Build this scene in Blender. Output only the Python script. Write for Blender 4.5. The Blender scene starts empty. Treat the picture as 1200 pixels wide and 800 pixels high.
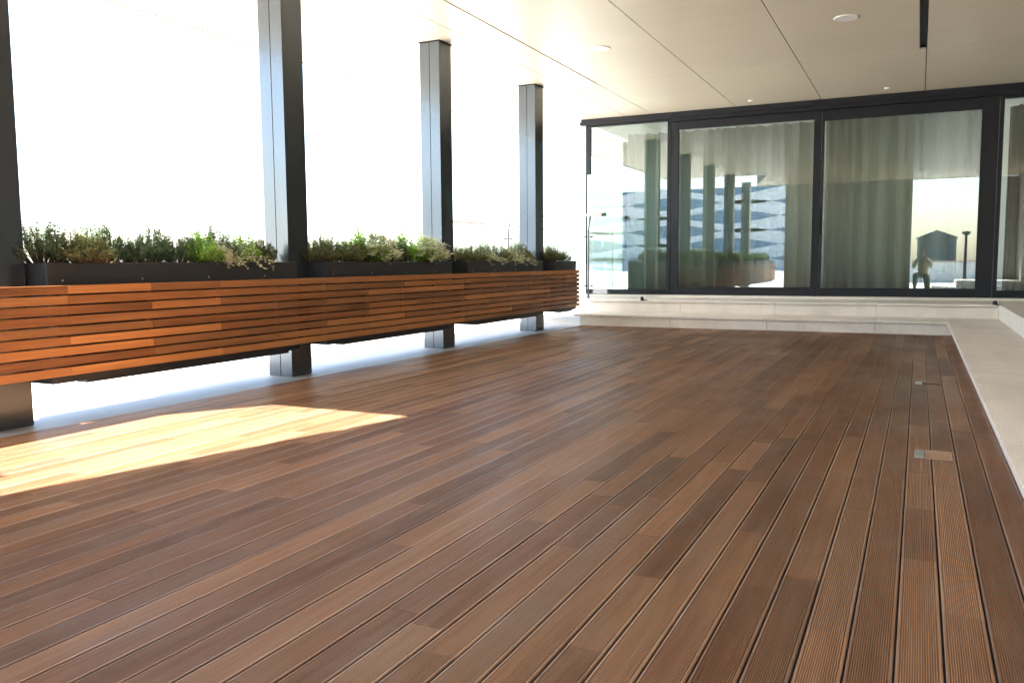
import bpy, bmesh, math, random
from math import sin, cos, pi, radians, atan2, hypot
from mathutils import Vector, Matrix
random.seed(11)
S = bpy.context.scene
COL = S.collection

# ------------------------------------------------------------------ measures
Z_FLOOR = -0.012
XL, XR = -4.58, 0.4055            # deck edges
YB, YD = -0.8, 11.89              # deck ends
S1, S2 = 0.168, 0.355             # step levels
YR2, YF = 12.70, 13.83            # second riser, glass facade
XU = 0.965                        # kerb of the upper terrace on the right
ZC = 3.38                         # ceiling
XCOL = -4.81                      # deck side face of the columns
SUNV = Vector((-0.324, -0.5, 1.0)).normalized()

# ------------------------------------------------------------------ node help
class NT:
    def __init__(s, name):
        s.m = bpy.data.materials.new(name); s.m.use_nodes = True
        s.t = s.m.node_tree; s.t.nodes.clear()
        s.out = s.t.nodes.new('ShaderNodeOutputMaterial')
    def n(s, typ, **kw):
        nd = s.t.nodes.new(typ)
        for k, v in kw.items():
            if k.startswith('_'): setattr(nd, k[1:], v)
            else: nd.inputs[k.replace('__', ' ')].default_value = v
        return nd
    def l(s, a, b): s.t.links.new(a, b)
    def ramp(s, fac, stops):
        r = s.t.nodes.new('ShaderNodeValToRGB'); e = r.color_ramp.elements
        while len(e) < len(stops): e.new(0.5)
        for i, (p, c) in enumerate(stops):
            e[i].position = p; e[i].color = (c[0], c[1], c[2], 1) if hasattr(c, '__len__') else (c, c, c, 1)
        s.l(fac, r.inputs[0]); return r.outputs[0]
    def mix(s, fac, a, b, mode='MIX'):
        m = s.t.nodes.new('ShaderNodeMix'); m.data_type = 'RGBA'; m.blend_type = mode
        for i, v in ((0, fac), (6, a), (7, b)):
            if hasattr(v, 'is_linked') or isinstance(v, bpy.types.NodeSocket): s.l(v, m.inputs[i])
            elif i == 0: m.inputs[0].default_value = v
            else: m.inputs[i].default_value = (v[0], v[1], v[2], 1)
        return m.outputs[2]
    def math(s, op, a, b=0.0, c=None):
        m = s.t.nodes.new('ShaderNodeMath'); m.operation = op
        for i, v in enumerate((a, b) if c is None else (a, b, c)):
            if isinstance(v, bpy.types.NodeSocket): s.l(v, m.inputs[i])
            else: m.inputs[i].default_value = v
        return m.outputs[0]
    def pos(s): return s.n('ShaderNodeTexCoord').outputs['Object']
    def mapped(s, scale, loc=None):
        mp = s.n('ShaderNodeMapping'); s.l(s.pos(), mp.inputs[0]); mp.inputs['Scale'].default_value = scale
        if loc is not None: s.l(loc, mp.inputs['Location'])
        return mp.outputs[0]
    def noise(s, vec, scale, detail=4, rough=.55):
        n = s.n('ShaderNodeTexNoise', Scale=scale, Detail=detail, Roughness=rough)
        s.l(vec, n.inputs['Vector']); return n.outputs['Fac']
    def bsdf(s, color, rough, metal=0.0, spec=0.5, bump=None, bstr=.2, bdist=.01, coat=0.0, coatr=.2):
        b = s.n('ShaderNodeBsdfPrincipled')
        for key, v in (('Base Color', color), ('Roughness', rough), ('Metallic', metal)):
            if isinstance(v, bpy.types.NodeSocket): s.l(v, b.inputs[key])
            elif key == 'Base Color': b.inputs[key].default_value = (v[0], v[1], v[2], 1)
            else: b.inputs[key].default_value = v
        b.inputs['Specular IOR Level'].default_value = spec
        b.inputs['Coat Weight'].default_value = coat; b.inputs['Coat Roughness'].default_value = coatr
        if bump is not None:
            bp = s.n('ShaderNodeBump', Strength=bstr, Distance=bdist); s.l(bump, bp.inputs['Height'])
            s.l(bp.outputs[0], b.inputs['Normal'])
        return b
    def done(s, shader):
        s.l(shader.outputs[0] if not isinstance(shader, bpy.types.NodeSocket) else shader, s.out.inputs[0]); return s.m

M = {}
def wood(name, c_dark, c_mid, c_light, rough, gscale=1.0, axis=1, worn_shaded=0.0, coat=0.0):
    t = NT(name)
    at = t.n('ShaderNodeAttribute', _attribute_name='piece')
    sep = t.n('ShaderNodeSeparateColor'); t.l(at.outputs['Color'], sep.inputs[0])
    off = t.n('ShaderNodeCombineXYZ')
    t.l(t.math('MULTIPLY', sep.outputs[2], 37.0), off.inputs[0]); t.l(t.math('MULTIPLY', sep.outputs[0], 91.0), off.inputs[1])
    vec = t.mapped((26 * gscale, 1.1 * gscale, 26 * gscale), off.outputs[0])
    g1 = t.noise(vec, 1.0, 7, .62)
    vec2 = t.mapped((120 * gscale, 3.0 * gscale, 120 * gscale), off.outputs[0])
    g2 = t.noise(vec2, 1.0, 4, .6)
    vec3 = t.mapped((5, .9, 5), off.outputs[0]); g3 = t.noise(vec3, 1.0, 3, .5)
    tone = t.math('ADD', t.math('MULTIPLY', sep.outputs[0], .64), t.math('ADD', t.math('MULTIPLY', t.math('SUBTRACT', g1, .5), .75), t.math('ADD', .18, t.math('MULTIPLY', t.math('SUBTRACT', g3, .5), .55))))
    col = t.ramp(tone, [(0.0, c_dark), (0.5, c_mid), (1.0, c_light)])
    # some pieces are greyer, some redder
    grey = t.ramp(sep.outputs[1], [(0.0, 0.0), (0.62, 0.0), (1.0, .55)])
    col = t.mix(grey, col, [c_mid[0] * .72, c_mid[1] * .86, c_mid[2] * 1.05])
    if worn_shaded:
        groove_shade = t.ramp(at.outputs['Alpha'], [(0.0, .38), (.35, .70), (.55, .84), (1.0, 1.34)])  # piece alpha paints groove and gap shade into the wood colour
        col = t.mix(1.0, col, groove_shade, 'MULTIPLY')
    fib = t.ramp(g2, [(.3, .78), (.7, 1.12)])
    col = t.mix(1.0, col, fib, 'MULTIPLY')
    if worn_shaded:
        sp = t.noise(t.mapped((9, 2.2, 9)), 1.0, 8, .72)
        wf = t.math('MULTIPLY', t.ramp(sp, [(.47, 0.0), (.70, 1.0)]), worn_shaded)
        col = t.mix(wf, col, [.30, .225, .175])
        sp2 = t.noise(t.mapped((1.3, .8, 1.3)), 1.0, 6, .65)
        rg = t.math('ADD', rough - .30, t.math('MULTIPLY', sp2, .56))
    else: rg = rough
    b = t.bsdf(col, rg, spec=(.28 if worn_shaded else .5), bump=g2, bstr=.25, bdist=.002, coat=coat, coatr=.3)
    return t.done(b)
M['deck'] = wood('deck_hardwood', (.150, .075, .040), (.325, .167, .085), (.51, .285, .148), .40, worn_shaded=.40)
M['slat'] = wood('oiled_hardwood', (.13, .048, .016), (.42, .165, .048), (.62, .27, .085), .42, gscale=.8)
M['batten'] = wood('batten_hardwood', (.08, .03, .015), (.17, .07, .03), (.24, .1, .04), .6)
M['rail_wood'] = wood('rail_wood', (.44, .27, .21), (.55, .37, .29), (.62, .44, .36), .5)

def simple(name, col, rough, metal=0.0, spec=.5, nscale=8.0, var=.12, bstr=.05, coat=0.0, stretch=(1, 1, 1), coatr=.15):
    t = NT(name); v = t.mapped(stretch)
    n = t.noise(v, nscale, 6, .6)
    c = t.mix(1.0, [col[0], col[1], col[2]], t.ramp(n, [(.25, 1 - var), (.75, 1 + var)]), 'MULTIPLY')
    r = t.math('ADD', rough - .04, t.math('MULTIPLY', n, .08))
    return t.done(t.bsdf(c, r, metal, spec, bump=n, bstr=bstr, bdist=.003, coat=coat, coatr=coatr))
M['under'] = simple('dark_underlay', (.012, .011, .01), .9)
M['frame'] = simple('anthracite_frame', (.009, .0095, .012), .40, .0, .28, 30, .08, .02, coat=.0, coatr=.25)
M['column'] = simple('anthracite_metal_cladding', (.085, .098, .108), .24, .8, .5, 3, .1, .02, stretch=(1, 1, .3), coat=.35, coatr=.12)
M['planter'] = simple('powder_coated_dark_metal', (.020, .022, .025), .46, .0, .5, 4, .15, .03)
M['steel'] = simple('brushed_steel', (.55, .55, .54), .3, 1.0, .5, 40, .08, .03)
M['post'] = simple('dark_satin_steel', (.16, .165, .17), .35, .9, .5, 40, .08, .03)
M['cap'] = simple('black_rubber', (.012, .012, .013), .5, 0, .5, 30, .1, .05)
M['soil'] = simple('potting_soil', (.05, .028, .017), .95, 0, .2, 60, .4, .6)
M['white_disc'] = simple('white_plastic', (.80, .79, .75), .45, 0, .4, 20, .02, .0)
M['wall'] = simple('stone_wall', (.40, .38, .33), .75, 0, .4, 2.5, .16, .2)
M['render'] = simple('white_render', (.72, .72, .70), .85, 0, .3, 5, .05, .1)
M['darkwall'] = simple('grey_wall', (.34, .33, .31), .7, 0, .3, 3, .12, .1)
M['room'] = simple('room_plaster', (.42, .42, .39), .8, 0, .3, 3, .05, .0)
M['room_floor'] = simple('room_floor', (.20, .18, .16), .4, 0, .4, 3, .1, .0)

def stone(name, base, speck=.25):
    t = NT(name); p = t.pos()
    n1 = t.noise(p, 240, 3, .7); n2 = t.noise(p, 70, 4, .7); n3 = t.noise(p, 1.6, 6, .6); n4 = t.noise(t.mapped((2.0, .35, 1)), 3.0, 5, .6)
    c = t.mix(1.0, base, t.ramp(n1, [(.30, 1 - speck * 1.6), (.5, 1.0), (.68, 1 + speck * .5)]), 'MULTIPLY')
    c = t.mix(1.0, c, t.ramp(n2, [(.3, .92), (.7, 1.06)]), 'MULTIPLY')
    c = t.mix(1.0, c, t.ramp(n3, [(.28, .84), (.6, 1.04)]), 'MULTIPLY')
    c = t.mix(.7, c, t.ramp(n4, [(.3, (.90, .88, .85)), (.65, (1.03, 1.02, 1.0))]), 'MULTIPLY')
    return t.done(t.bsdf(c, t.math('ADD', .42, t.math('MULTIPLY', n3, .3)), 0, .4, bump=n1, bstr=.12, bdist=.002))
M['stone'] = stone('pale_granite', [.80, .74, .64])
M['pave'] = stone('pale_paving', [.43, .42, .40], .15)

def ceilmat():
    t = NT('ceiling_panel')
    v = t.mapped((.9, 26, 1)); n = t.noise(v, 1.0, 5, .6)
    n2 = t.noise(t.pos(), .8, 3, .5)
    c = t.mix(1.0, [.68, .60, .465], t.ramp(n, [(.3, .965), (.7, 1.02)]), 'MULTIPLY')
    c = t.mix(1.0, c, t.ramp(n2, [(.3, .96), (.7, 1.03)]), 'MULTIPLY')
    b = t.bsdf(c, .40, 0.0, .5, bump=n, bstr=.05, bdist=.002)
    return t.done(b)
M['ceiling'] = ceilmat()

def glassmat(name, tint, refl_min, refl_gain, col=(1, 1, 1), rough=0.0):
    t = NT(name)
    fr = t.n('ShaderNodeFresnel', IOR=1.5)
    f = t.math('MINIMUM', t.math('ADD', t.math('MULTIPLY', fr.outputs[0], refl_gain), refl_min), 1.0)
    tr = t.n('ShaderNodeBsdfTransparent', Color=(tint[0], tint[1], tint[2], 1))
    gl = t.n('ShaderNodeBsdfGlossy', Color=(col[0], col[1], col[2], 1), Roughness=rough)
    mx = t.n('ShaderNodeMixShader'); t.l(f, mx.inputs[0]); t.l(tr.outputs[0], mx.inputs[1]); t.l(gl.outputs[0], mx.inputs[2])
    return t.done(mx)
M['glass'] = glassmat('facade_glass', (.82, .87, .83), .065, 1.0, (.93, .98, .97))
M['rail_glass'] = glassmat('guard_glass', (.95, .98, .97), .01, .8)

def leaf(name, c1, c2, trans=.35, rough=.55):
    t = NT(name)
    at = t.n('ShaderNodeAttribute', _attribute_name='piece')
    sep = t.n('ShaderNodeSeparateColor'); t.l(at.outputs['Color'], sep.inputs[0])
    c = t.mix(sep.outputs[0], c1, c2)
    d = t.bsdf(c, rough, 0, .3)
    tl = t.n('ShaderNodeBsdfTranslucent'); t.l(t.mix(1.0, c, [1.3, 1.35, .8], 'MULTIPLY'), tl.inputs[0])
    mx = t.n('ShaderNodeMixShader', Fac=trans); t.l(d.outputs[0], mx.inputs[1]); t.l(tl.outputs[0], mx.inputs[2])
    return t.done(mx)
M['heather'] = leaf('heather_leaf', [.035, .068, .038], [.18, .24, .12], .36)
M['olive'] = leaf('olive_leaf', [.060, .066, .026], [.25, .25, .11], .36)
M['bright'] = leaf('bright_leaf', [.10, .24, .03], [.36, .56, .10], .42)
M['varieg'] = leaf('variegated_leaf', [.30, .33, .16], [.70, .70, .55])
M['petal'] = leaf('white_petal', [.62, .60, .50], [.85, .84, .78], .25)
M['stem'] = simple('woody_stem', (.13, .075, .045), .8, 0, .2, 50, .3, .1)

def curtain_mat(name, c, tr):
    t = NT(name)
    n = t.noise(t.mapped((60, 60, 4)), 1.0, 3, .5)
    cc = t.mix(1.0, c, t.ramp(n, [(.3, .92), (.7, 1.05)]), 'MULTIPLY')
    d = t.n('ShaderNodeBsdfDiffuse'); t.l(cc, d.inputs[0])
    l_ = t.n('ShaderNodeBsdfTranslucent'); t.l(cc, l_.inputs[0])
    mx = t.n('ShaderNodeMixShader', Fac=tr); t.l(d.outputs[0], mx.inputs[1]); t.l(l_.outputs[0], mx.inputs[2])
    return t.done(mx)
M['curtain'] = curtain_mat('sheer_curtain', [.74, .78, .74], .22)
M['curtain_dark'] = curtain_mat('dark_curtain', [.05, .06, .04], .2)
M['bglass'] = simple('blue_glazing', (.16, .26, .39), .15, 0, .6, 1, .2, .0)
M['bwhite'] = simple('white_band', (.78, .80, .84), .5, 0, .4, 1, .03, .0)
M['slate'] = simple('slate_cladding', (.07, .075, .085), .7, 0, .3, 1, .2, .0)
M['skin'] = simple('skin', (.50, .30, .22), .5, 0, .4, 60, .06, .05)
M['khaki'] = simple('khaki_cloth', (.32, .33, .24), .85, 0, .2, 60, .12, .2)
M['denim'] = simple('dark_trousers', (.13, .14, .11), .85, 0, .2, 60, .12, .2)
M['hair'] = simple('light_hair', (.30, .24, .16), .7, 0, .3, 80, .3, .3)
M['groove'] = simple('dark_joint', (.02, .018, .015), .8)

# ------------------------------------------------------------------ mesh help
class MB:
    def __init__(s): s.v = []; s.f = []; s.c = []; s.sm = []
    def face(s, idx, c=None, sm=False): s.f.append(idx); s.c.append(c or (.5, .5, .5)); s.sm.append(sm)
    def box(s, a, b, c=None, bev=0.0):
        x0, y0, z0 = [min(p, q) for p, q in zip(a, b)]; x1, y1, z1 = [max(p, q) for p, q in zip(a, b)]
        if bev <= 0:
            n = len(s.v); s.v += [(x0, y0, z0), (x1, y0, z0), (x1, y1, z0), (x0, y1, z0), (x0, y0, z1), (x1, y0, z1), (x1, y1, z1), (x0, y1, z1)]
            for q in ((0, 3, 2, 1), (4, 5, 6, 7), (0, 1, 5, 4), (1, 2, 6, 5), (2, 3, 7, 6), (3, 0, 4, 7)): s.face([n + i for i in q], c)
            return
        bm = bmesh.new(); bmesh.ops.create_cube(bm, size=1)
        for v in bm.verts: v.co = Vector(((x0 + x1) / 2 + v.co.x * (x1 - x0), (y0 + y1) / 2 + v.co.y * (y1 - y0), (z0 + z1) / 2 + v.co.z * (z1 - z0)))
        bmesh.ops.bevel(bm, geom=bm.edges[:], offset=bev, segments=2, affect='EDGES', profile=.5)
        n = len(s.v); bm.verts.index_update(); s.v += [tuple(v.co) for v in bm.verts]
        for f in bm.faces: s.face([n + v.index for v in f.verts], c)
        bm.free()
    def prism(s, poly, z0, z1, c=None):
        n = len(s.v); k = len(poly)
        s.v += [(p[0], p[1], z0) for p in poly] + [(p[0], p[1], z1) for p in poly]
        s.face([n + i for i in range(k)][::-1], c); s.face([n + k + i for i in range(k)], c)
        for i in range(k): j = (i + 1) % k; s.face([n + i, n + j, n + k + j, n + k + i], c)
    def tube(s, pts, rads, seg=8, c=None, cap=True, sm=True):
        pts = [Vector(p) for p in pts]
        if not hasattr(rads, '__len__'): rads = [rads] * len(pts)
        n0 = len(s.v)
        for i, p in enumerate(pts):
            d = (pts[min(i + 1, len(pts) - 1)] - pts[max(i - 1, 0)]).normalized()
            a = d.orthogonal().normalized() if abs(d.z) > .99 else Vector((0, 0, 1)).cross(d).normalized()
            b = d.cross(a)
            for k in range(seg):
                t = 2 * pi * k / seg; s.v.append(tuple(p + a * (cos(t) * rads[i]) + b * (sin(t) * rads[i])))
        for i in range(len(pts) - 1):
            for k in range(seg):
                q = (k + 1) % seg; s.face([n0 + i * seg + k, n0 + i * seg + q, n0 + (i + 1) * seg + q, n0 + (i + 1) * seg + k], c, sm)
        if cap:
            s.face([n0 + k for k in range(seg)][::-1], c); s.face([n0 + (len(pts) - 1) * seg + k for k in range(seg)], c)
    def build(s, name, mat, parent=None, loc=None):
        me = bpy.data.meshes.new(name); me.from_pydata(s.v, [], s.f); me.update()
        me.materials.append(mat)
        ca = me.color_attributes.new('piece', 'FLOAT_COLOR', 'CORNER')
        dat = []
        for f, c in zip(s.f, s.c): dat += [c[0], c[1], c[2], c[3] if len(c) > 3 else 1.0] * len(f)
        ca.data.foreach_set('color', dat)
        me.polygons.foreach_set('use_smooth', s.sm)
        o = bpy.data.objects.new(name, me); COL.objects.link(o)
        if parent is not None: o.parent = parent
        if loc is not None: o.location = loc
        return o
def rc(): return (random.random(), random.random(), random.random())
def struct(o): o['kind'] = 'structure'; return o
def tag(o, label, cat, group=None):
    o['label'] = label; o['category'] = cat
    if group: o['group'] = group
    return o
def thing(name, loc, label, cat, group=None, rz=0.0):
    o = bpy.data.objects.new(name, None); COL.objects.link(o); o.location = loc; o.rotation_euler = (0, 0, rz); o.empty_display_size = .2
    return tag(o, label, cat, group)
def copy_tree(o):
    c = o.copy(); COL.objects.link(c)
    for ch in o.children:
        d = ch.copy(); COL.objects.link(d); d.parent = c
    return c

# ------------------------------------------------------------------ ground and deck
g = MB(); g.box((-400, -400, Z_FLOOR - .5), (400, 400, Z_FLOOR)); struct(g.build('ground', M['pave']))

def deck():
    m = MB(); pitch = .1062; w = .1008; ng = 16; r = .0036; dep = .0036
    prof = [(-w / 2, -.022), (-w / 2, -r)]
    for k in range(1, 4): a = k * pi / 6; prof.append((-w / 2 + r * (1 - cos(a)), -r + r * sin(a)))
    x0 = -w / 2 + .0070; gp = (w - .014) / ng
    for k in range(ng):
        a = x0 + k * gp
        prof += [(a + gp * .04, 0), (a + gp * .24, -dep), (a + gp * .56, -dep), (a + gp * .76, 0)]
    prof += [(w / 2 - r, 0)]
    for k in range(1, 4): a = k * pi / 6; prof.append((w / 2 - r + r * sin(a), -r + r * cos(a)))
    prof += [(w / 2, -.022)]
    P = len(prof)
    xr = XR - .004; nb = 0
    while xr - w > XL - .03:
        xc = xr - w / 2; y = YB - random.random() * 1.5
        while y < YD:
            ln = random.choice([.9, 1.2, 1.5, 1.8, 2.1, 2.4, .6]) * random.uniform(.85, 1.15)
            y1 = y + ln
            if YD - y1 < .25: y1 = YD
            a, b = max(y, YB), min(y1, YD)
            if b - a > .02:
                c = rc(); n = len(m.v); dz = random.uniform(-.0006, .0006); dx = random.uniform(-.0006, .0006)
                for yy in (a, b - .0018):
                    for (px, pz) in prof: m.v.append((xc + px + dx, yy, pz + dz))
                for i in range(P - 1):
                    zz = prof[i][1] + prof[i + 1][1]      # shade painted into grooves and board edges, ridge tops lightened for contrast
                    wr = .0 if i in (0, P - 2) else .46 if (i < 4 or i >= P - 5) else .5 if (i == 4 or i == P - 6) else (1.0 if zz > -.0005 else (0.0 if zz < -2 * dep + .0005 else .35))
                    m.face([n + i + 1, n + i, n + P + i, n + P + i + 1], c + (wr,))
                m.face([n + i for i in range(P)], c); m.face([n + P + i for i in range(P)][::-1], c)
            y = y1
        xr -= pitch; nb += 1
    return m, xr
dm, xend = deck()
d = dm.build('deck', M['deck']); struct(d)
u = MB(); u.box((xend + .03, YB, Z_FLOOR + .001), (XR, YD, -.020))
struct(u.build('deck_underlay', M['under']))

# ------------------------------------------------------------------ stone steps and terraces (setting)
def slab_run(m, x0, x1, y0, y1, z0, z1, joints, gap=.004, bev=.003):
    xs = [x0] + [j for j in joints if x0 < j < x1] + [x1]
    for a, b in zip(xs, xs[1:]): m.box((a + gap / 2, y0, z0), (b - gap / 2, y1, z1), bev=bev)
J1 = [-4.56 + 1.355 * k for k in range(0, 8)]; J1 = [-3.209, -1.854, -.491]
J2 = [-3.27, -1.87, -.512]
m = MB()
# lower step: riser slabs then tread slabs with an overhanging nosing
slab_run(m, -4.60, .403, YD, YD + .03, Z_FLOOR, S1 - .037, J1)
slab_run(m, -4.68, .347, YD - .03, YR2 + .0, S1 - .030, S1, J1)
m.box((-4.60, YD + .032, Z_FLOOR), (.40, YR2 - .002, S1 - .032))
struct(m.build('lower_step', M['stone']))
m = MB()
slab_run(m, -4.74, XU, YR2, YR2 + .03, S1 - .02, S2 - .037, J2)
slab_run(m, -5.9, XU - .002, YR2 - .03, YF + .20, S2 - .030, S2, J2)
m.box((-4.74, YR2 + .032, Z_FLOOR), (XU - .01, YF + .3, S2 - .032))
struct(m.build('upper_step', M['stone']))
m = MB(); m.box((-5.25, YF - .045, S2 - .01), (3.4, YF + .10, .3945), bev=.004); struct(m.build('door_sill', M['stone']))
m = MB()
yy = YB
k = 0
while yy < YR2:
    y2 = min(yy + 1.22, YR2)
    m.box((.348, yy + .0015, S1 - .030), (XU - .001, y2 - .0015, S1), bev=.002); yy = y2
m.box((.408, YB, Z_FLOOR), (XU - .01, YR2 - .002, S1 - .033))
struct(m.build('side_walkway', M['stone']))
m = MB()
m.box((XU, YB, Z_FLOOR), (XU + .03, YF - .05, S2 - .0005), bev=.004)
yy = YB
while yy < YF - .06:
    y2 = min(yy + 1.22, YF - .05)
    m.box((XU + .032, yy + .0015, S2 - .03), (3.2, y2 - .0015, S2), bev=.002); yy = y2
m.box((XU + .04, YB, Z_FLOOR), (3.2, YF - .06, S2 - .033))
struct(m.build('upper_terrace', M['stone']))

# ------------------------------------------------------------------ roof / ceiling
def clip_panel(poly, x0, x1, y0, y1):
    def cl(ps, ax, v, keep):
        out = []
        for i in range(len(ps)):
            a, b = ps[i], ps[(i + 1) % len(ps)]; ia = (a[ax] - v) * keep >= 0; ib = (b[ax] - v) * keep >= 0
            if ia: out.append(a)
            if ia != ib:
                t = (v - a[ax]) / (b[ax] - a[ax]); out.append(tuple(a[q] + t * (b[q] - a[q]) for q in (0, 1)))
        return out
    p = poly
    for ax, v, keep in ((0, x0, 1), (0, x1, -1), (1, y0, 1), (1, y1, -1)):
        if len(p) < 3: return []
        p = cl(p, ax, v, keep)
    return p if len(p) >= 3 else []
# roof outline as convex pieces: main slab, and the part around an unseen corner cut to shape the sun patch
PC = [[(-6.8, 2.76), (3.2, 2.76), (3.2, YF), (-6.8, YF)],
      [(-6.8, YF), (-5.35, YF), (-5.35, 20.2), (-6.8, 20.2)],
      [(-4.85, YB), (3.2, YB), (3.2, 2.76), (-3.92, 2.76), (-4.52, .475)]]
xs = [-6.8, -4.506, -4.062, -2.696, -1.415, -.004, 1.35, 3.2]
ys = [-.8, 1.45, 2.76, 11.117, YF, 20.2]
cm = MB(); gp = .011
for a, b in zip(xs, xs[1:]):
    for c, e in zip(ys, ys[1:]):
        if c == 2.76 or c == 1.45: pass
        for P in PC:
            x1 = b - (gp if b > -4.0 else .012) / 2; x0 = a + (gp if a > -4.0 else .012) / 2
            if b == -.004 and e <= 11.2 and c > 1.4: x1 = -.078      # leaves the linear slot open
            if a == -4.062 and e <= 11.2: x0 = a + .018
            yg = .0 if c == 1.45 else gp / 2
            yh = .0 if e == 2.76 else gp / 2
            if a < -4.1: yg = yh = 0
            pl = clip_panel(P, x0, x1, c + (0 if c == 2.76 else yg), e - yh)
            if pl: cm.prism(pl, ZC, ZC + .02)
ceil = thing('ceiling_canopy', (0, 0, 0), 'cream metal panel ceiling with dark joint lines over the whole terrace', 'ceiling')
cm.build('ceiling_panel', M['ceiling'], ceil)
rb = MB()
rb.prism([(-6.78, 2.78), (3.2, 2.78), (3.2, 20.2), (-6.78, 20.2)], ZC + .06, ZC + .5)
rb.prism([(-4.83, YB + .02), (3.2, YB + .02), (3.2, 2.779), (-3.90, 2.779), (-4.50, .475)], ZC + .06, ZC + .5)  # skewed edge follows the corner cut made to let the sun patch through
rb.build('roof_slab', M['groove'], ceil)
fm = MB()
fm.box((-6.84, 2.76, ZC - .012), (-6.801, 20.2, ZC + .55)); fm.box((-6.8, 2.70, ZC + .0), (-3.92, 2.759, ZC + .5))
fm.box((-4.85, YB - .06, ZC - .02), (3.2, YB - .001, ZC + .5))
fm.build('fascia', M['render'], ceil)
def disc(x, y, r, label):
    t = thing('ceiling_speaker' if r > .1 else 'ceiling_sensor', (x, y, ZC), label, 'speaker' if r > .1 else 'ceiling sensor', 'round speakers in the ceiling' if r > .1 else 'small sensors in the ceiling')
    a = MB(); N = 40
    prof = [(r, 0), (r, -.005), (r - .006, -.008), (r - .012, -.008)] if r > .1 else [(r, 0), (r, -.010), (r * .7, -.02), (r * .3, -.022)]
    n0 = 0
    for (rr, z) in prof:
        for k in range(N): a.v.append((rr * cos(2 * pi * k / N), rr * sin(2 * pi * k / N), z))
    for i in range(len(prof) - 1):
        for k in range(N): q = (k + 1) % N; a.face([i * N + k, i * N + q, (i + 1) * N + q, (i + 1) * N + k], sm=False)
    a.face([(len(prof) - 1) * N + k for k in range(N)])
    a.build('rim' if r > .1 else 'housing', M['white_disc'], t)
    b = MB(); rr = (r - .016) if r > .1 else r * .25
    b.tube([(0, 0, -.0095 if r > .1 else -.024), (0, 0, -.002)], rr, 32, sm=False); b.build('grille' if r > .1 else 'lens', M['white_disc'] if r > .1 else M['steel'], t)
disc(-.742, 9.344, .122, 'round white ceiling speaker nearest the dark linear slot')
disc(-3.372, 9.353, .122, 'round white ceiling speaker on the planter side, between the columns and the long joints')
disc(-.487, 13.33, .04, 'small round ceiling sensor above the right sliding door')
disc(-2.39, 13.39, .04, 'small round ceiling sensor above the left sliding door')
sl = MB(); sl.box((-.076, 1.46, ZC + .002), (-.066, 11.11, ZC + .055)); sl.box((-.014, 1.46, ZC + .002), (-.007, 11.11, ZC + .055)); sl.box((-.065, 1.46, ZC + .045), (-.0145, 11.11, ZC + .054))
tag(sl.build('ceiling_slot', M['frame']), 'long dark linear slot recessed in the cream ceiling beside a joint', 'ceiling slot')

# ------------------------------------------------------------------ columns
CY = [(3.017, 3.277), (5.625, 5.885), (8.180, 8.443), (10.745, 11.02), (.43, .69)]
clab = ['dark metal column nearest the camera, cut by the left edge of the photo',
        'dark metal column between the first and second planter boxes',
        'dark metal column between the second and third planter boxes',
        'dark metal column furthest away, just before the glass facade',
        'dark metal column seen only mirrored in the glass doors, beside the camera']
for (y0, y1), lab in zip(CY, clab):
    t = thing('column', (XCOL - .125, (y0 + y1) / 2, Z_FLOOR), lab, 'column', 'dark metal columns along the planters')
    hw = .125; hl = (y1 - y0) / 2; H = ZC - Z_FLOOR - (0 if y0 > 2.8 else .0)
    a = MB()
    core = .006
    a.box((-hw + core, -hl + core, 0), (hw - core, hl - core, H - .001))
    top = H - .012
    for sx in (-1, 1):          # two folded shells with a shadow gap in the middle of the narrow faces
        x0, x1 = (-hw, -.003) if sx < 0 else (.003, hw)
        a.box((x0, -hl, .004), (x1, -hl + .0055, top), bev=.0015); a.box((x0, hl - .0055, .004), (x1, hl, top), bev=.0015)
    a.box((-hw, -hl + .0057, .004), (-hw + .0055, hl - .0057, top)); a.box((hw - .0055, -hl + .0057, .004), (hw, hl - .0057, top))
    a.build('shaft', M['column'], t)
    b = MB(); b.box((-hw - .008, -hl - .008, H - .011), (hw + .008, hl + .008, H - .001)); b.build('head_plate', M['frame'], t)

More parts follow.
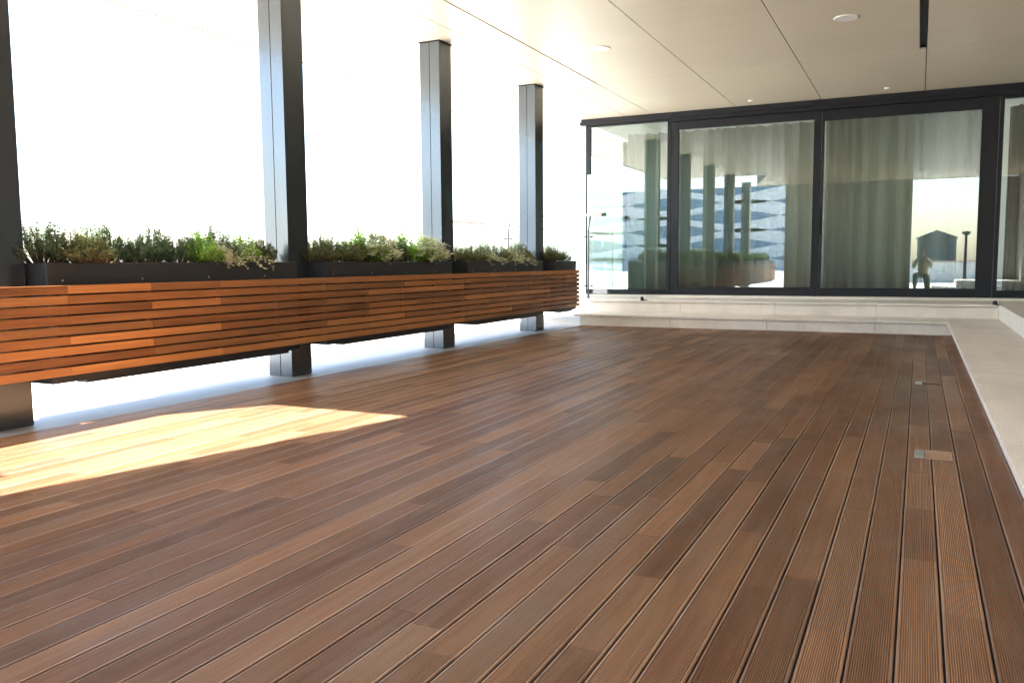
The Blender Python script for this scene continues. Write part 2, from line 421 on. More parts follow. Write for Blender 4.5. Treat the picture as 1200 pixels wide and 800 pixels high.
# ------------------------------------------------------------------ planter boxes
XF = -4.633; ZB0, ZB1 = .245, .968
PB = [(3.29, 5.518), (5.895, 8.10), (8.455, 10.60), (11.03, 11.835), (.70, 2.90), (-3.2, .32)]
plab = ['long dark planter box nearest the camera with green shrubs and one bright green plant',
        'dark planter box with two white flowering plants, second from the camera',
        'dark planter box with trailing stems, third from the camera',
        'short dark planter box at the far end beside the steps',
        'dark planter box beside the camera, seen only mirrored in the glass',
        'dark planter box furthest behind the camera, seen only mirrored in the glass']
for i, ((y0, y1), lab) in enumerate(zip(PB, plab)):
    yc = (y0 + y1) / 2; hl = (y1 - y0) / 2
    t = thing('planter_box', (XF - .25, yc, ZB0), lab, 'planter', 'dark metal planter boxes between the columns')
    H = ZB1 - ZB0; a = MB(); w = .25; th = .004
    back = -w if True else 0
    a.box((w - .03, -hl, 0), (w, hl, H), bev=.003)               # folded front rim
    a.box((back, -hl, 0), (back + .03, hl, H), bev=.003)
    a.box((back + .03, -hl, .001), (w - .03, -hl + .03, H - .001)); a.box((back + .03, hl - .03, .001), (w - .03, hl, H - .001))
    a.box((back + .03, -hl + .03, .001), (w - .03, hl - .03, .03))
    a.build('box', M['planter'], t)
    so = MB(); nx, ny = 5, int(hl * 2 / .05)
    n0 = 0
    for ix in range(nx + 1):
        for iy in range(ny + 1):
            x = -w + .031 + (2 * w - .062) * ix / nx; y = -hl + .031 + (2 * hl - .062) * iy / ny
            so.v.append((x, y, H - .012 + random.uniform(-.008, .016)))
    for ix in range(nx):
        for iy in range(ny):
            q = ix * (ny + 1) + iy; so.face([q, q + ny + 1, q + ny + 2, q + 1], sm=True)
    so.build('soil', M['soil'], t)
    y = -hl + .1
    while y < hl:
        rv = MB(); rv.tube([(w + .0002, y, H - .105), (w + .003, y, H - .105)], .006, 8, sm=False); y += .58
        rv.build('rivet', M['steel'], t)
    br = MB(); br.box((-.10, -hl - (.09 if i not in (3,) else .0) - .0, .03), (.05, -hl - .0005, .10)); br.build('bracket', M['frame'], t)
    # low lip below the cladding
    lp = MB(); lp.box((w - .12, -hl + .25, -.022), (w - .03, hl - .10, -.0005)); lp.build('drip_tray', M['planter'], t)

# ------------------------------------------------------------------ timber cladding along the planters
XS = -4.585
t = thing('slatted_screen', (XS, 4.5, .29), 'long orange brown hardwood slatted screen fixed in front of the planter boxes', 'slatted screen')
sm_ = MB(); bt = MB()
joints = [-2.3 + .6125 * k for k in range(0, 24)]
joints = [3.386 + .6125 * k for k in range(-11, 14)]
Y0, Y1 = -3.3, 11.85
zt, zb = .834, .293; n = 9; p = (zt - zb + .0110) / n; hh = p - .0110
for r in range(n):
    z1 = zt - r * p; z0 = z1 - hh
    y = Y0
    while y < Y1 - .01:
        nxt = [j for j in joints if j > y + .5]
        k = random.choice([0, 1, 1, 2, 3]); e = nxt[k] if k < len(nxt) else Y1
        if Y1 - e < .3: e = Y1
        c = rc(); 
        if random.random() < .26: c = (c[0] * .12, c[1], c[2])
        sm_.box((XS - .026 + random.uniform(-.0006, .0006), y - 4.5 + .0008, z0 - .29), (XS + random.uniform(-.0008, .0008), e - 4.5 - .0008, z1 - .29), c, bev=.003)
        y = e
for v in range(len(sm_.v)): sm_.v[v] = (sm_.v[v][0] - XS, sm_.v[v][1], sm_.v[v][2])
sm_.build('slats', M['slat'], t)
for j in joints + [Y1 - .05]:
    if Y0 < j < Y1:
        bt = MB(); bt.box((-.0465, j - 4.5 - .022, .006), (-.0268, j - 4.5 + .022, .54), rc()); bt.build('batten', M['batten'], t)

# ------------------------------------------------------------------ shrubs
def shrub_mesh(kind, seed):
    R = random.Random(seed); st = MB(); fo = MB(); fl = MB()
    if kind == 'heather': ns, h, sp, nl, ll, lw = 95, .255, .17, 52, .023, .0056
    elif kind == 'olive': ns, h, sp, nl, ll, lw = 110, .225, .20, 46, .023, .0058
    elif kind == 'bright': ns, h, sp, nl, ll, lw = 60, .255, .165, 26, .034, .014
    elif kind == 'flower': ns, h, sp, nl, ll, lw = 56, .23, .17, 22, .030, .012
    else: ns, h, sp, nl, ll, lw = 40, .22, .20, 22, .030, .010
    for s_ in range(ns):
        a = R.random() * 2 * pi; rr = sp * R.random() ** .5; hh_ = h * (R.uniform(.5, 1.10)) * (1 - .62 * (rr / sp) ** 2.2)
        b0 = Vector((cos(a) * rr * .35, sin(a) * rr * .35, 0)); tip = Vector((cos(a) * rr, sin(a) * rr, hh_))
        mid = (b0 + tip) / 2 + Vector((cos(a), sin(a), 0)) * rr * .22 + Vector((R.uniform(-.02, .02), R.uniform(-.02, .02), -.01))
        if kind == 'trail' and s_ % 4 == 0:
            tip = Vector((abs(cos(a)) * .10 + .20, sin(a) * .2, R.uniform(-.05, .04))); mid = Vector((.12, sin(a) * .12, .10))
        pts = []
        for k in range(7):
            q = k / 6; pts.append(b0 * (1 - q) ** 2 + mid * 2 * q * (1 - q) + tip * q * q)
        st.tube(pts, [.0032 - .0022 * k / 6 for k in range(7)], 3, cap=False)
        for k in range(nl):
            q = (.40 if kind in ('heather', 'olive') else .15) + (.60 if kind in ('heather', 'olive') else .85) * (k / (nl - 1)) ** .8
            p_ = b0 * (1 - q) ** 2 + mid * 2 * q * (1 - q) + tip * q * q
            dirn = Vector((R.gauss(0, 1), R.gauss(0, 1), R.gauss(.45, .8))).normalized()
            L = ll * R.uniform(.6, 1.25); side = dirn.cross(Vector((R.gauss(0, 1), R.gauss(0, 1), R.gauss(0, 1)))).normalized() * lw * R.uniform(.7, 1.2)
            n0 = len(fo.v); p1 = p_ + dirn * L * .5; p2 = p_ + dirn * L + Vector((0, 0, -L * .15))
            fo.v += [tuple(p_), tuple(p1 + side * .5), tuple(p2), tuple(p1 - side * .5)]
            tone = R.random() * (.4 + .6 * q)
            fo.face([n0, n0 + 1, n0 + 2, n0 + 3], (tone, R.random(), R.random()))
        if kind == 'flower' and R.random() < .95:
            for _ in range(22):
                c = tip + Vector((R.gauss(.004, .020), R.gauss(0, .020), R.gauss(.002, .015)))
                if a_front(a): c += Vector((.02, 0, -.03 * R.random() * 2))
                for q in range(5):
                    an = q * 2 * pi / 5 + R.random(); d1 = Vector((cos(an), sin(an), .35 + R.uniform(-.2, .2))) * .0125
                    d2 = Vector((cos(an + .7), sin(an + .7), .35)) * .0110
                    n0 = len(fl.v); fl.v += [tuple(c), tuple(c + d1), tuple(c + (d1 + d2) * .75), tuple(c + d2)]
                    fl.face([n0, n0 + 1, n0 + 2, n0 + 3], (R.random(), 0, 0))
    return st, fo, fl
def a_front(a): return cos(a) > .2
KM = {'heather': 'heather', 'olive': 'olive', 'bright': 'bright', 'flower': 'bright', 'trail': 'varieg'}
protos = {}
def place_shrub(kind, x, y, sc, rz, label, grp='low shrubs in the planter boxes'):
    var = random.randint(0, 2); key = (kind, var)
    nm = {'heather': 'heather_shrub', 'olive': 'olive_shrub', 'bright': 'bright_green_shrub', 'flower': 'flowering_shrub', 'trail': 'trailing_plant'}[kind]
    if key not in protos:
        st, fo, fl = shrub_mesh(kind, hash_(kind) + var * 17)
        r = thing(nm, (x, y, ZB1 - .012), label, 'shrub', grp, rz)
        st.build('stems', M['stem'], r); fo.build('foliage', M[KM[kind]], r)
        if fl.f: fl.build('flowers', M['petal'], r)
        protos[key] = r
    else:
        r = copy_tree(protos[key]); r.location = (x, y, ZB1 - .012); r.rotation_euler = (0, 0, rz); r['label'] = label
    sc *= 1.07; r.scale = (sc * random.uniform(.95, 1.1), sc * random.uniform(.95, 1.15), sc * random.uniform(.82, 1.12)); return r
def hash_(s): return sum(ord(c) * (i + 3) for i, c in enumerate(s))
# (kind, Y, x offset, scale, label)
SH = [
 ('heather', 3.42, .0, 1.05, 'dark grey green bushy shrub at the left end of the nearest planter'),
 ('olive', 3.60, .10, .95, 'olive brown wispy shrub, second from the left end of the nearest planter'),
 ('heather', 3.84, -.02, .98, 'narrow tall dark green shrub, third from the left end of the nearest planter'),
 ('heather', 4.05, .03, .80, 'small round green shrub left of the tall middle tuft in the nearest planter'),
 ('heather', 4.27, -.03, 1.0, 'grey green shrub left of the bright green plant, with white gaps at its foot'),
 ('heather', 4.47, .02, .88, 'soft grey green shrub touching the left side of the bright green plant'),
 ('bright', 4.60, .10, .88, 'bright lime green leafy plant in the middle of the nearest planter'),
 ('flower', 4.70, .12, .62, 'small cream flowering plant at the foot of the lime green plant'),
 ('heather', 4.86, -.04, 1.0, 'dark green shrub right of the bright green plant in the nearest planter'),
 ('trail', 4.98, .06, .95, 'pale trailing plant hanging over the front rim of the nearest planter'),
 ('bright', 5.09, .03, .80, 'mid green leafy plant behind the pale trailing plant'),
 ('olive', 5.28, -.02, .90, 'sparse olive green shrub next to the second column'),
 ('heather', 5.43, -.06, .70, 'small drooping shrub in front of the second column at the planter end'),
 ('olive', 6.02, .02, 1.0, 'brown green shrub at the left end of the second planter beside the second column'),
 ('heather', 6.22, -.02, 1.0, 'grey green shrub second from the left end of the second planter'),
 ('olive', 6.45, .02, .95, 'brownish tangled shrub left of the first white flowering plant'),
 ('heather', 6.64, -.05, 1.0, 'dark green shrub behind the first white flowering plant'),
 ('bright', 6.78, -.06, 1.2, 'tall fresh green plant rising above its neighbours in the second planter'),
 ('flower', 6.86, .10, 1.0, 'white flowering plant in the middle of the second planter'),
 ('heather', 7.10, -.02, .95, 'grey green shrub right of the middle white flowering plant'),
 ('heather', 7.32, .0, .90, 'green shrub between the two white flowering plants of the second planter'),
 ('bright', 7.52, -.04, 1.05, 'green leafy plant left of the white flowers at the third column'),
 ('bright', 7.86, -.02, 1.0, 'broad green leafy plant at the right end of the second planter'),
 ('flower', 7.74, .14, 1.05, 'white flowering plant spilling over the rim at the right end of the second planter'),
 ('olive', 8.62, .0, .95, 'brown green shrub at the left end of the third planter'),
 ('olive', 8.92, .02, .90, 'low brownish shrub second in the third planter'),
 ('trail', 9.10, .05, 1.0, 'pale trailing plant hanging down the front of the third planter'),
 ('heather', 9.32, -.03, .90, 'grey green shrub in the middle of the third planter'),
 ('olive', 9.62, .0, .95, 'yellow green shrub right of the middle of the third planter'),
 ('trail', 9.95, .06, .95, 'pale green trailing plant near the fourth column'),
 ('olive', 10.25, -.02, 1.0, 'feathery olive shrub in front of the fourth column'),
 ('heather', 10.48, .0, .75, 'small green shrub at the right end of the third planter'),
 ('olive', 11.18, .0, .95, 'olive shrub at the left end of the short far planter'),
 ('heather', 11.42, -.02, .90, 'grey green shrub in the middle of the short far planter'),
 ('olive', 11.68, .03, .70, 'small spiky shrub at the right end of the short far planter'),
]
for kind, y, dx, sc, lab in SH: place_shrub(kind, XF - .22 + dx, y, sc, random.random() * 6.28, lab) if kind not in ('trail', 'flower') else place_shrub(kind, XF - .22 + dx, y, sc, random.uniform(-.3, .3), lab)
for k, y in enumerate([.85, 1.15, 1.45, 1.75, 2.05, 2.35, 2.65, -2.9, -2.6, -2.3, -2.0, -1.7, -1.4, -1.1, -.8, -.5, -.2, .1]):
    r = place_shrub(random.choice(['heather', 'olive', 'heather']), XF - .25, y, random.uniform(.9, 1.15), random.random() * 6.28,
                'green shrub beside or behind the camera, seen only mirrored in the glass')
    r['group'] = 'shrubs seen only mirrored in the glass'

# ------------------------------------------------------------------ glass facade
def frame_rect(m, x0, x1, z0, z1, w, y0, y1, wl=None, wr=None, wt=None, wb=None, bev=.003):
    wl = wl or w; wr = wr or w; wt = wt or w; wb = wb or w
    m.box((x0, y0, z0), (x0 + wl, y1, z1), bev=bev); m.box((x1 - wr, y0, z0), (x1, y1, z1), bev=bev)
    m.box((x0 + wl + .0004, y0 + .0006, z0), (x1 - wr - .0004, y1 - .0006, z0 + wb), bev=bev); m.box((x0 + wl + .0004, y0 + .0006, z1 - wt), (x1 - wr - .0004, y1 - .0006, z1), bev=bev)
ZS = .397
fac = thing('glass_facade', (0, YF, ZS), 'dark framed fixed glazing of the room with a head track above the doors', 'glass facade')
def rel(mb):
    mb.v = [(x, y - YF, z - ZS) for x, y, z in mb.v]; return mb
a = MB()
a.box((-3.74, YF - .03, 3.225), (3.2, YF + .12, ZC - .001), bev=.003)
a.box((-3.74, YF - .045, 3.30), (3.2, YF - .031, ZC - .004), bev=.003)
a.box((-3.74, YF - .040, 3.262), (3.2, YF - .031, 3.285), bev=.002)
a.box((-3.74, YF - .045, 3.228), (3.2, YF - .031, 3.248), bev=.002)
rel(a).build('head_track', M['frame'], fac)
a = MB(); a.box((-5.31, YF - .04, 3.275), (-3.745, YF + .12, ZC - .001), bev=.003); a.box((-5.34, YF - .02, 3.285), (-5.312, YF + .10, 3.34))
rel(a).build('head_beam', M['frame'], fac)
a = MB(); frame_rect(a, -5.24, -3.742, ZS, 3.273, .05, YF, YF + .07, wl=.006, wr=.062, wt=.03, wb=.085); a.box((-5.235, YF + .001, 2.45), (-5.16, YF + .09, 3.24)); rel(a).build('fixed_frame', M['frame'], fac)
a = MB(); a.box((-5.22, YF + .03, ZS + .06), (-3.80, YF + .038, 3.25)); rel(a).build('glass_pane', M['glass'], fac)
a = MB(); frame_rect(a, .955, 3.19, ZS, 3.222, .06, YF, YF + .09, wl=.055, wb=.105, wt=.04); rel(a).build('fixed_frame', M['frame'], fac)
a = MB(); a.box((1.0, YF + .04, ZS + .09), (3.15, YF + .048, 3.20)); rel(a).build('glass_pane', M['glass'], fac)
def door(name, x0, x1, yoff, lab, wl, wr, wt, wb):
    t = thing(name, ((x0 + x1) / 2, YF + yoff, ZS), lab, 'sliding door', 'sliding glass doors')
    cx = (x0 + x1) / 2; a = MB(); frame_rect(a, x0 - cx, x1 - cx, 0, 3.224 - ZS, .1, 0, .06, wl, wr, wt, wb, bev=.005)
    # inner step of the sash
    frame_rect(a, x0 - cx + wl - .012, x1 - cx - wr + .012, wb - .012, 3.224 - ZS - wt + .012, .02, -.008, -.0005, bev=.002)
    a.build('door_frame', M['frame'], t)
    g = MB(); g.box((x0 - cx + wl - .01, .026, wb - .01), (x1 - cx - wr + .01, .034, 3.224 - ZS - wt + .01)); g.build('glass_pane', M['glass'], t)
    return t
door('sliding_door', -3.735, -1.405, .0, 'left wide sliding glass door mirroring the row of columns', .115, .10, .125, .125)
dr = door('sliding_door', -1.400, .950, .02, 'right wide sliding glass door mirroring the crouching photographer', .03, .205, .155, .12)
hb = MB(); hb.box((-1.185, -.035, .95), (-1.165, -.010, 1.35), bev=.004); hb.build('handle', M['frame'], dr)

# curtains inside
def curtain(x0, x1, y, mat, lab, seed, amp=.120, wl=.21):
    R = random.Random(seed); m_ = MB(); n_ = int((x1 - x0) / .012); zs = [ZS + .0, 1.2, 2.2, 3.12]
    ph = 0; xs_ = []; 
    for i in range(n_ + 1):
        x = x0 + (x1 - x0) * i / n_; ph += 2 * pi * .012 / (wl * (1 + .35 * sin(x * 2.3 + seed) + .2 * sin(x * 7.1))); xs_.append((x, ph))
    for z in zs:
        f = (z - ZS) / 2.7
        for x, ph_ in xs_:
            a_ = amp * (1.15 - .35 * f); m_.v.append((x - (x0 + x1) / 2 + .012 * sin(ph_ * 2 + f), a_ * (sin(ph_ + .25 * f) + .35 * sin(2 * ph_ + 1.1) + .15 * sin(2.3 * ph_)), z - ZS))
    W = n_ + 1
    for j in range(len(zs) - 1):
        for i in range(n_): m_.face([j * W + i, j * W + i + 1, (j + 1) * W + i + 1, (j + 1) * W + i], sm=True)
    o = m_.build('curtain', M[mat], None, ((x0 + x1) / 2, y, ZS)); 
    md = o.modifiers.new('thick', 'SOLIDIFY'); md.thickness = .002
    return tag(o, lab, 'curtain', 'curtains behind the glass')
curtain(-4.62, -3.80, YF + .38, 'curtain', 'narrow pale curtain behind the left fixed pane', 3)
curtain(-3.76, -1.42, YF + .38, 'curtain', 'pale pleated curtain behind the left sliding door', 5)
curtain(-1.40, .93, YF + .38, 'curtain', 'pale pleated curtain behind the right sliding door', 8)
curtain(1.10, 3.0, YF + .30, 'curtain_dark', 'dark green curtain behind the pane at the right edge', 9)

room = thing('room', (0, YF, 0), 'dim plastered room behind the glass doors', 'room')
def rm(mb): mb.v = [(x, y - YF, z) for x, y, z in mb.v]; return mb
a = MB(); a.box((-5.2, YF + .31, S2 + .001), (3.2, 20, ZS - .002)); rm(a).build('room_floor', M['room_floor'], room)
a = MB(); a.box((-5.2, YF + .125, 3.30), (3.2, 20, 3.37)); rm(a).build('room_ceiling', M['room'], room)
a = MB(); a.box((-5.2, 20.0, ZS), (3.2, 20.1, 3.37)); rm(a).build('back_wall', M['room'], room)
a = MB(); a.box((-5.24, YF + .14, ZS + .05), (-5.232, 20, 3.25)); rm(a).build('side_glass', M['rail_glass'], room)
a = MB()
for yy in (16.0, 18.0, 20.0): a.box((-5.27, yy - .03, ZS), (-5.20, yy + .03, 3.28))
rm(a).build('side_mullion', M['frame'], room)

# ------------------------------------------------------------------ door stops on the upper nosing
def stop(x, lab):
    t = thing('door_stop', (x, YR2 - .012, S2), lab, 'door stop', 'small black stops on the upper step')
    a = MB(); a.tube([(0, 0, 0), (0, 0, .008), (0, 0, .045), (0, 0, .052)], [.026, .028, .026, .018], 16); a.build('rubber_knob', M['cap'], t)
    b = MB(); b.box((.0, -.018, -.012), (.075, -.001, -.001)); b.box((.024, -.017, .0005), (.085, .014, .006)); b.build('bracket', M['cap'], t)
stop(-3.87, 'small black stop on the upper step in front of the left fixed pane')
stop(.915, 'small black stop on the upper step where it meets the right terrace kerb')

# ------------------------------------------------------------------ floor plates in the deck
def plate(x0, y, w, l, lab, full):
    t = thing('floor_plate', (x0, y, .0008), lab, 'floor plate', 'small metal plates let into the deck')
    a = MB(); a.box((0, -l / 2, 0), (.044, l / 2, .0032), bev=.001); a.build('steel_plate', M['steel'], t)
    b = MB(); b.box((.047, -l / 2 * full, .0), (w, l / 2 * full, .0016), (.55, .2, .4, .8)); b.build('timber_insert', M['batten'] if full < 1 else M['deck'], t)
    c = MB(); e = l / 2 * full
    for q in ((.0465, -e - .004, w + .004, -e), (.0465, e, w + .004, e + .004), (w, -e, w + .004, e)): c.box((q[0], q[1], 0), (q[2], q[3], .0019))
    c.build('edge_trim', M['steel'] if full == 1 else M['cap'], t)
plate(.011, 4.52, .160, .19, 'metal floor plate with a timber insert let into the deck, the nearer one', 1)
plate(.006, 7.16, .168, .17, 'small bright metal floor plate with a dark slot, the farther one near the steps', .35)

# ------------------------------------------------------------------ glass guards
gr = thing('glass_guard', (-4.75, 13.25, S2), 'glass guard with a reddish handrail and steel post beside the left pane', 'glass guard', 'glass guards with wooden handrails')
zr = 1.735 - S2
a = MB(); a.box((-3.2, -.03, zr - .03), (.02, .03, zr + .015), rc(), bev=.008); a.build('handrail', M['rail_wood'], gr)
a = MB(); a.box((.0205, -.033, zr - .034), (.085, .033, zr + .020), bev=.003); a.build('end_cap', M['cap'], gr)
for px in (-.22, -1.7, -3.1):
    a = MB(); a.tube([(px, 0, 0), (px, 0, zr - .25), (px + .012, 0, zr - .14), (px + .035, 0, zr - .031)], .015, 10); a.tube([(px, 0, 0), (px, 0, .012)], .035, 16, sm=False); a.build('post', M['post'], gr)
    for zz in (.20, zr - .37):
        c = MB()
        for q in (-.06, .06): c.tube([(px + q, -.022, zz), (px + q, .022, zz)], .014, 12)
        c.tube([(px - .06, 0, zz), (px + .06, 0, zz)], .006, 8); c.build('glass_clamp', M['cap'], gr)
a = MB(); a.box((-3.2, -.005, .07), (-.30, .005, zr - .12)); a.box((-.14, -.005, .07), (.40, .005, zr - .06)); a.build('glass_panel', M['rail_glass'], gr)
g2 = thing('glass_guard', (-7.3, 21.5, Z_FLOOR), 'faint glass guard with a thin handrail along the outer terrace edge', 'glass guard', 'glass guards with wooden handrails')
a = MB(); a.box((-.03, -9, 1.66), (.03, 11, 1.70), rc(), bev=.008); a.build('handrail', M['rail_wood'], g2)
for k in range(11):
    a = MB(); a.tube([(0, -8.9 + 1.98 * k, 0), (0, -8.9 + 1.98 * k, 1.66)], .012, 8); a.build('post', M['steel'], g2)
a = MB(); a.box((-.02, -8.95, .08), (-.012, 10.95, 1.55)); a.build('glass_panel', M['rail_glass'], g2)

# ------------------------------------------------------------------ what the glass mirrors
def wall_blocks(x0, x1, y0, y1, z0, z1, ch, cl):
    m_ = MB(); z = z0; r = 0
    while z < z1 - .01:
        x = x0 - (cl / 2 if r % 2 else 0); e = min(z + ch, z1)
        while x < x1:
            a_, b_ = max(x, x0), min(x + cl, x1)
            if b_ - a_ > .02: m_.box((a_ + .004, y0 - random.uniform(0, .002), z + .004), (b_ - .004, y1, e - .004))
            x += cl
        z = e; r += 1
    return m_
w = wall_blocks(-3.95, -.24, YB - .30, YB - .01, Z_FLOOR, ZC, .42, 1.3)
w.box((-3.94, YB - .295, Z_FLOOR), (-.25, YB - .016, ZC - .002))
tag(w.build('stone_wall', M['wall']), 'beige wall of large stone blocks mirrored in the glass doors', 'wall')
w = MB(); w.box((2.55, YB, Z_FLOOR), (2.85, YF - .06, ZC - .002)); w.box((1.75, YB - .30, Z_FLOOR), (2.85, YB - .07, ZC - .025))
tag(w.build('side_wall', M['darkwall']), 'grey building wall closing the terrace on the right, outside the photo', 'wall')
b = thing('office_building', (-28, -60, Z_FLOOR), 'blue glazed building with wavy white bands mirrored in the glass', 'building')
a = MB(); a.box((-20, -14, 0), (16, 0, 8.4)); a.build('glazing', M['bglass'], b)
for i in range(6):
    a = MB(); N = 72; n0 = 0
    for k in range(N + 1):
        x = -20 + 36 * k / N; zc = .5 + 1.42 * i + .42 * sin(x * .42 + (0 if i % 2 else pi)); th = .47 + .17 * cos(x * .42)
        for (yy, zz) in ((.10, zc - th), (.10, zc + th), (.01, zc + th), (.01, zc - th)): a.v.append((x, yy, zz))
    for k in range(N):
        q = k * 4
        for j in range(4): a.face([q + j, q + (j + 1) % 4, q + 4 + (j + 1) % 4, q + 4 + j])
    a.face([0, 3, 2, 1]); a.face([N * 4, N * 4 + 1, N * 4 + 2, N * 4 + 3])
    a.build('wavy_band', M['bwhite'], b)
h = thing('gable_house', (1.75, -80, Z_FLOOR), 'dark grey house with a low gable mirrored in the right sliding door', 'house')
a = MB(); a.box((-2.0, -6, 0), (2.0, 0, 3.4)); a.build('wall', M['slate'], h)
a = MB(); n0 = 0
a.v = [(-2.2, .3, 3.4), (2.2, .3, 3.4), (0, .3, 4.3), (-2.2, -6.3, 3.4), (2.2, -6.3, 3.4), (0, -6.3, 4.3)]
for q in ((0, 1, 2), (5, 4, 3), (0, 3, 4, 1), (1, 4, 5, 2), (2, 5, 3, 0)): a.face(list(q))
a.build('roof', M['slate'], h)
t = thing('low_wall', (1.5, -12, Z_FLOOR), 'low pale wall with a brown coping mirrored in the right sliding door', 'low wall')
a = MB(); a.box((-1.9, -.15, 0), (4, .15, .85)); a.build('wall', M['render'], t)
a = MB(); a.box((-1.95, -.18, .8505), (4.05, .18, .91), rc(), bev=.006); a.build('coping', M['rail_wood'], t)
t = thing('lamp_post', (1.55, -8, Z_FLOOR), 'short dark lamp post mirrored in the right sliding door', 'lamp post')
a = MB(); a.tube([(0, 0, 0), (0, 0, 1.85)], [.06, .045], 12); a.build('post', M['frame'], t)
a = MB(); a.tube([(0, 0, 1.852), (0, 0, 1.9), (0, 0, 1.98), (0, 0, 2.0)], [.06, .13, .15, .08], 16); a.build('lamp_head', M['frame'], t)

# ------------------------------------------------------------------ the photographer (mirrored in the glass)
def skinned(name, verts, edges, rad, mat, parent, sub=2, root=0):
    me = bpy.data.meshes.new(name); me.from_pydata(verts, edges, []); me.update(); me.materials.append(mat)
    o = bpy.data.objects.new(name, me); COL.objects.link(o)
    md = o.modifiers.new('skin', 'SKIN'); md.use_smooth_shade = True; md.branch_smoothing = .6
    if not me.skin_vertices: me.attributes.new  # layer is made with the modifier
    if not me.skin_vertices:
        bm = bmesh.new(); bm.from_mesh(me); bm.verts.layers.skin.verify(); bm.to_mesh(me); bm.free()
    for i, r_ in enumerate(rad):
        sv = me.skin_vertices[0].data[i]; sv.radius = r_ if hasattr(r_, '__len__') else (r_, r_); sv.use_root = (i == root)
    s_ = o.modifiers.new('sub', 'SUBSURF'); s_.levels = sub; s_.render_levels = sub
    if parent is not None: o.parent = parent
    return o
pr = thing('person', (.10, -.42, 0), 'crouching photographer in khaki clothes holding a camera, mirrored in the right sliding door', 'person', None, radians(8))
# kneeling on the right knee, left foot forward; faces +Y
V = [(0, -.16, .50), (0, -.10, .66), (0, -.05, .84), (0, -.02, .96), (0, .0, 1.03), (0, .03, 1.12), (0, .05, 1.22),
     (-.11, -.14, .47), (-.16, .24, .50), (-.17, .17, .10), (-.17, .20, .05), (-.17, .34, .03),
     (.11, -.14, .47), (.16, .10, .09), (.15, -.28, .08), (.15, -.36, .05), (.15, -.40, .10),
     (-.16, -.02, .94), (-.25, .10, .72), (-.10, .27, .90), (-.075, .31, .93),
     (.16, -.02, .94), (.25, .10, .72), (.11, .27, .88), (.085, .31, .92)]
Ed = [(0, 1), (1, 2), (2, 3), (3, 4), (4, 5), (5, 6), (0, 7), (7, 8), (8, 9), (9, 10), (10, 11), (0, 12), (12, 13), (13, 14), (14, 15), (15, 16),
      (3, 17), (17, 18), (18, 19), (19, 20), (3, 21), (21, 22), (22, 23), (23, 24)]
Rr = [(.14, .11), (.135, .105), (.15, .11), (.12, .09), .052, (.068, .085), (.075, .09),
      .09, .062, .045, .042, .03, .09, .062, .045, .04, .03, .06, .042, .028, .030, .06, .042, .028, .030]
fg_base = len(V)
for side, hi in ((-1, 20), (1, 24)):
    hx, hy, hz = V[hi]
    for k in range(4):
        i0 = len(V); yo = .012 * k
        V += [(hx - side * .012, hy + .022 - yo * .3, hz + .030 - .016 * k), (hx - side * .045, hy + .030, hz + .034 - .017 * k), (hx - side * .062, hy + .010, hz + .032 - .017 * k)]
        Ed += [(hi, i0), (i0, i0 + 1), (i0 + 1, i0 + 2)]; Rr += [.0095, .0085, .0075]
    i0 = len(V); V += [(hx + side * .004, hy - .022, hz + .010), (hx - side * .028, hy - .034, hz + .018)]; Ed += [(hi, i0), (i0, i0 + 1)]; Rr += [.011, .009]
skinned('body', V, Ed, Rr, M['skin'], pr)
skinned('trousers', [V[1], V[0], V[7], V[8], (-.17, .175, .16), V[12], V[13], V[14]], [(0, 1), (1, 2), (2, 3), (3, 4), (1, 5), (5, 6), (6, 7)],
        [(.15, .12), (.16, .13), .105, .078, .062, .105, .078, .06], M['denim'], pr, root=1)
skinned('jacket', [V[0], V[1], V[2], V[3], V[17], V[18], (-.125, .235, .865), V[21], V[22], (.135, .235, .85), (0, -.005, 1.0)],
        [(0, 1), (1, 2), (2, 3), (3, 4), (4, 5), (5, 6), (3, 7), (7, 8), (8, 9), (3, 10)],
        [(.155, .125), (.155, .125), (.175, .13), (.14, .11), .078, .06, .042, .078, .06, .042, .065], M['khaki'], pr)
a = MB()
hd = Vector((0, .045, 1.185)); N = 20
for j in range(10):
    th = pi * .5 * j / 9
    for k in range(N):
        an = 2 * pi * k / N; front = max(0, sin(an)); r_ = cos(th)
        a.v.append((hd.x + .088 * r_ * cos(an), hd.y - .012 + .104 * r_ * sin(an) * (.86 if front else 1), hd.z + .055 * front * (1 - j / 9) - .03 * (1 - front) * (1 - j / 9) + .118 * sin(th)))
for j in range(9):
    for k in range(N): q = (k + 1) % N; a.face([j * N + k, j * N + q, (j + 1) * N + q, (j + 1) * N + k], sm=True)
a.build('hair', M['hair'], pr)
a = MB(); a.tube([(0, .125, 1.185), (0, .150, 1.160), (0, .140, 1.150)], [.008, .014, .010], 10); a.build('nose', M['skin'], pr)
for sx in (-1, 1):
    a = MB(); a.tube([(sx * .082, .04, 1.15), (sx * .092, .035, 1.17), (sx * .090, .03, 1.195)], [.010, .014, .010], 8); a.build('ear', M['skin'], pr)
    a = MB(); a.tube([(sx * .032, .118, 1.19), (sx * .032, .132, 1.19)], [.013, .006], 10); a.build('eye', M['cap'], pr)
a = MB(); a.tube([(-.025, .128, 1.118), (.025, .128, 1.118)], .007, 8); a.build('mouth', M['khaki'], pr)
for sx, loc in ((-1, (-.17, .25, .04)), (1, (.15, -.38, .06))):
    a = MB(); x, y, z = loc; L = .15
    a.tube([(x, y - L + .03, z + .005), (x, y - .04, z + .008), (x, y + .06, z), (x, y + L - .02, z - .010)], [.040, .048, .046, .028], 12); a.build('shoe', M['cap'], pr)
cm_ = thing('camera', (.10 * 0 + .055, -.10, .90), 'black camera held in both hands by the crouching photographer', 'camera', None, radians(20))
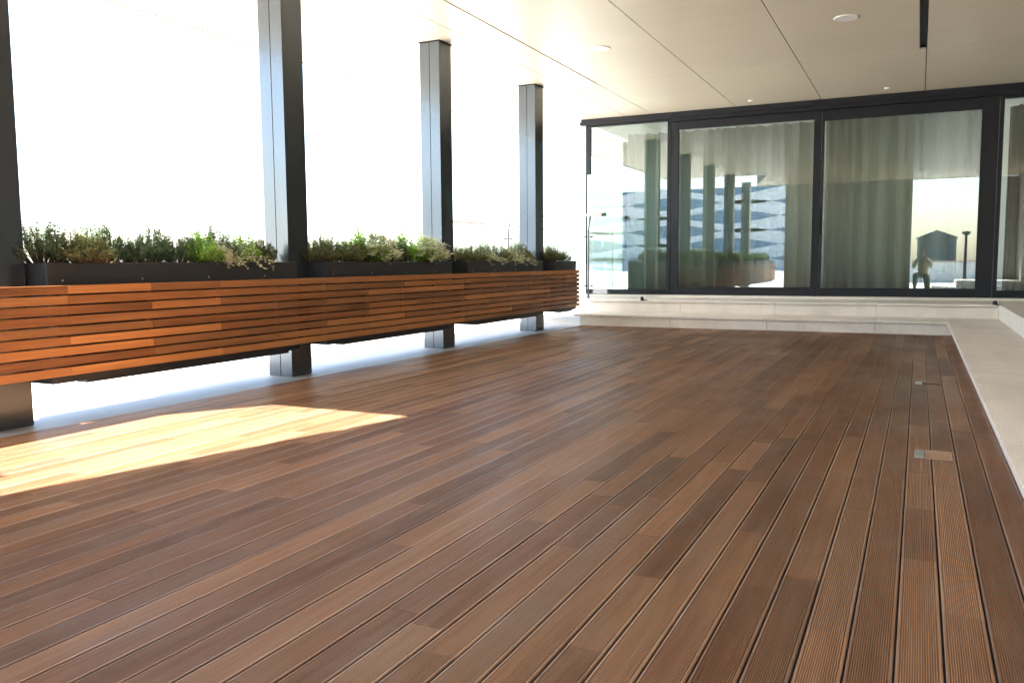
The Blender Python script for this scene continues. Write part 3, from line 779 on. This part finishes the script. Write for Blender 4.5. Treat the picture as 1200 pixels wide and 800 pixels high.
a = MB(); a.box((-.07, -.03, -.045), (.07, .025, .045), bev=.008); a.box((-.03, -.03, .0455), (.03, .015, .065), bev=.006); a.build('camera_body', M['cap'], cm_)
a = MB(); a.tube([(0, .026, 0), (0, .06, 0)], [.036, .038], 20); a.build('lens', M['cap'], cm_)

# ------------------------------------------------------------------ world, sun, camera
W = bpy.data.worlds.new('World'); S.world = W; W.use_nodes = True
nt = W.node_tree; bg = nt.nodes['Background']; sky = nt.nodes.new('ShaderNodeTexSky'); sky.sky_type = 'NISHITA'
sky.sun_disc = False; sky.sun_elevation = math.asin(SUNV.z); sky.sun_rotation = atan2(SUNV.x, SUNV.y)
sky.air_density = 1.0; sky.dust_density = 1.6; sky.ozone_density = 1.0
nt.links.new(sky.outputs[0], bg.inputs[0]); bg.inputs[1].default_value = .10
sun = bpy.data.lights.new('sun', 'SUN'); sun.energy = 4.5; sun.angle = radians(.53); sun.color = (1.0, .965, .92)
so = bpy.data.objects.new('sun', sun); COL.objects.link(so); so.rotation_euler = SUNV.to_track_quat('Z', 'Y').to_euler(); so.location = (0, 0, 20)

cam = bpy.data.cameras.new('view'); co = bpy.data.objects.new('view', cam); COL.objects.link(co); S.camera = co
pan, pit, rol = radians(25.7683), radians(5.3474), radians(-.4275)
fwd = Vector((-sin(pan) * cos(pit), cos(pan) * cos(pit), -sin(pit))); rgt = Vector((cos(pan), sin(pan), 0)); up = rgt.cross(fwd)
r2 = rgt * cos(rol) + up * sin(rol); u2 = -rgt * sin(rol) + up * cos(rol)
mt = Matrix((( r2.x, u2.x, -fwd.x, 0), (r2.y, u2.y, -fwd.y, 0), (r2.z, u2.z, -fwd.z, .95), (0, 0, 0, 1)))
co.matrix_world = mt
cam.sensor_fit = 'HORIZONTAL'; cam.sensor_width = 36; cam.lens = 985.4 / 1200 * 36; cam.clip_start = .03; cam.clip_end = 1500

S.view_settings.view_transform = 'Standard'; S.view_settings.look = 'None'; S.view_settings.gamma = 1
S.view_settings.exposure = 3.55
S.render.engine = 'CYCLES'
S.cycles.max_bounces = 12; S.cycles.diffuse_bounces = 6; S.cycles.glossy_bounces = 6; S.cycles.transparent_max_bounces = 16
S.render.resolution_x, S.render.resolution_y = 1024, 682
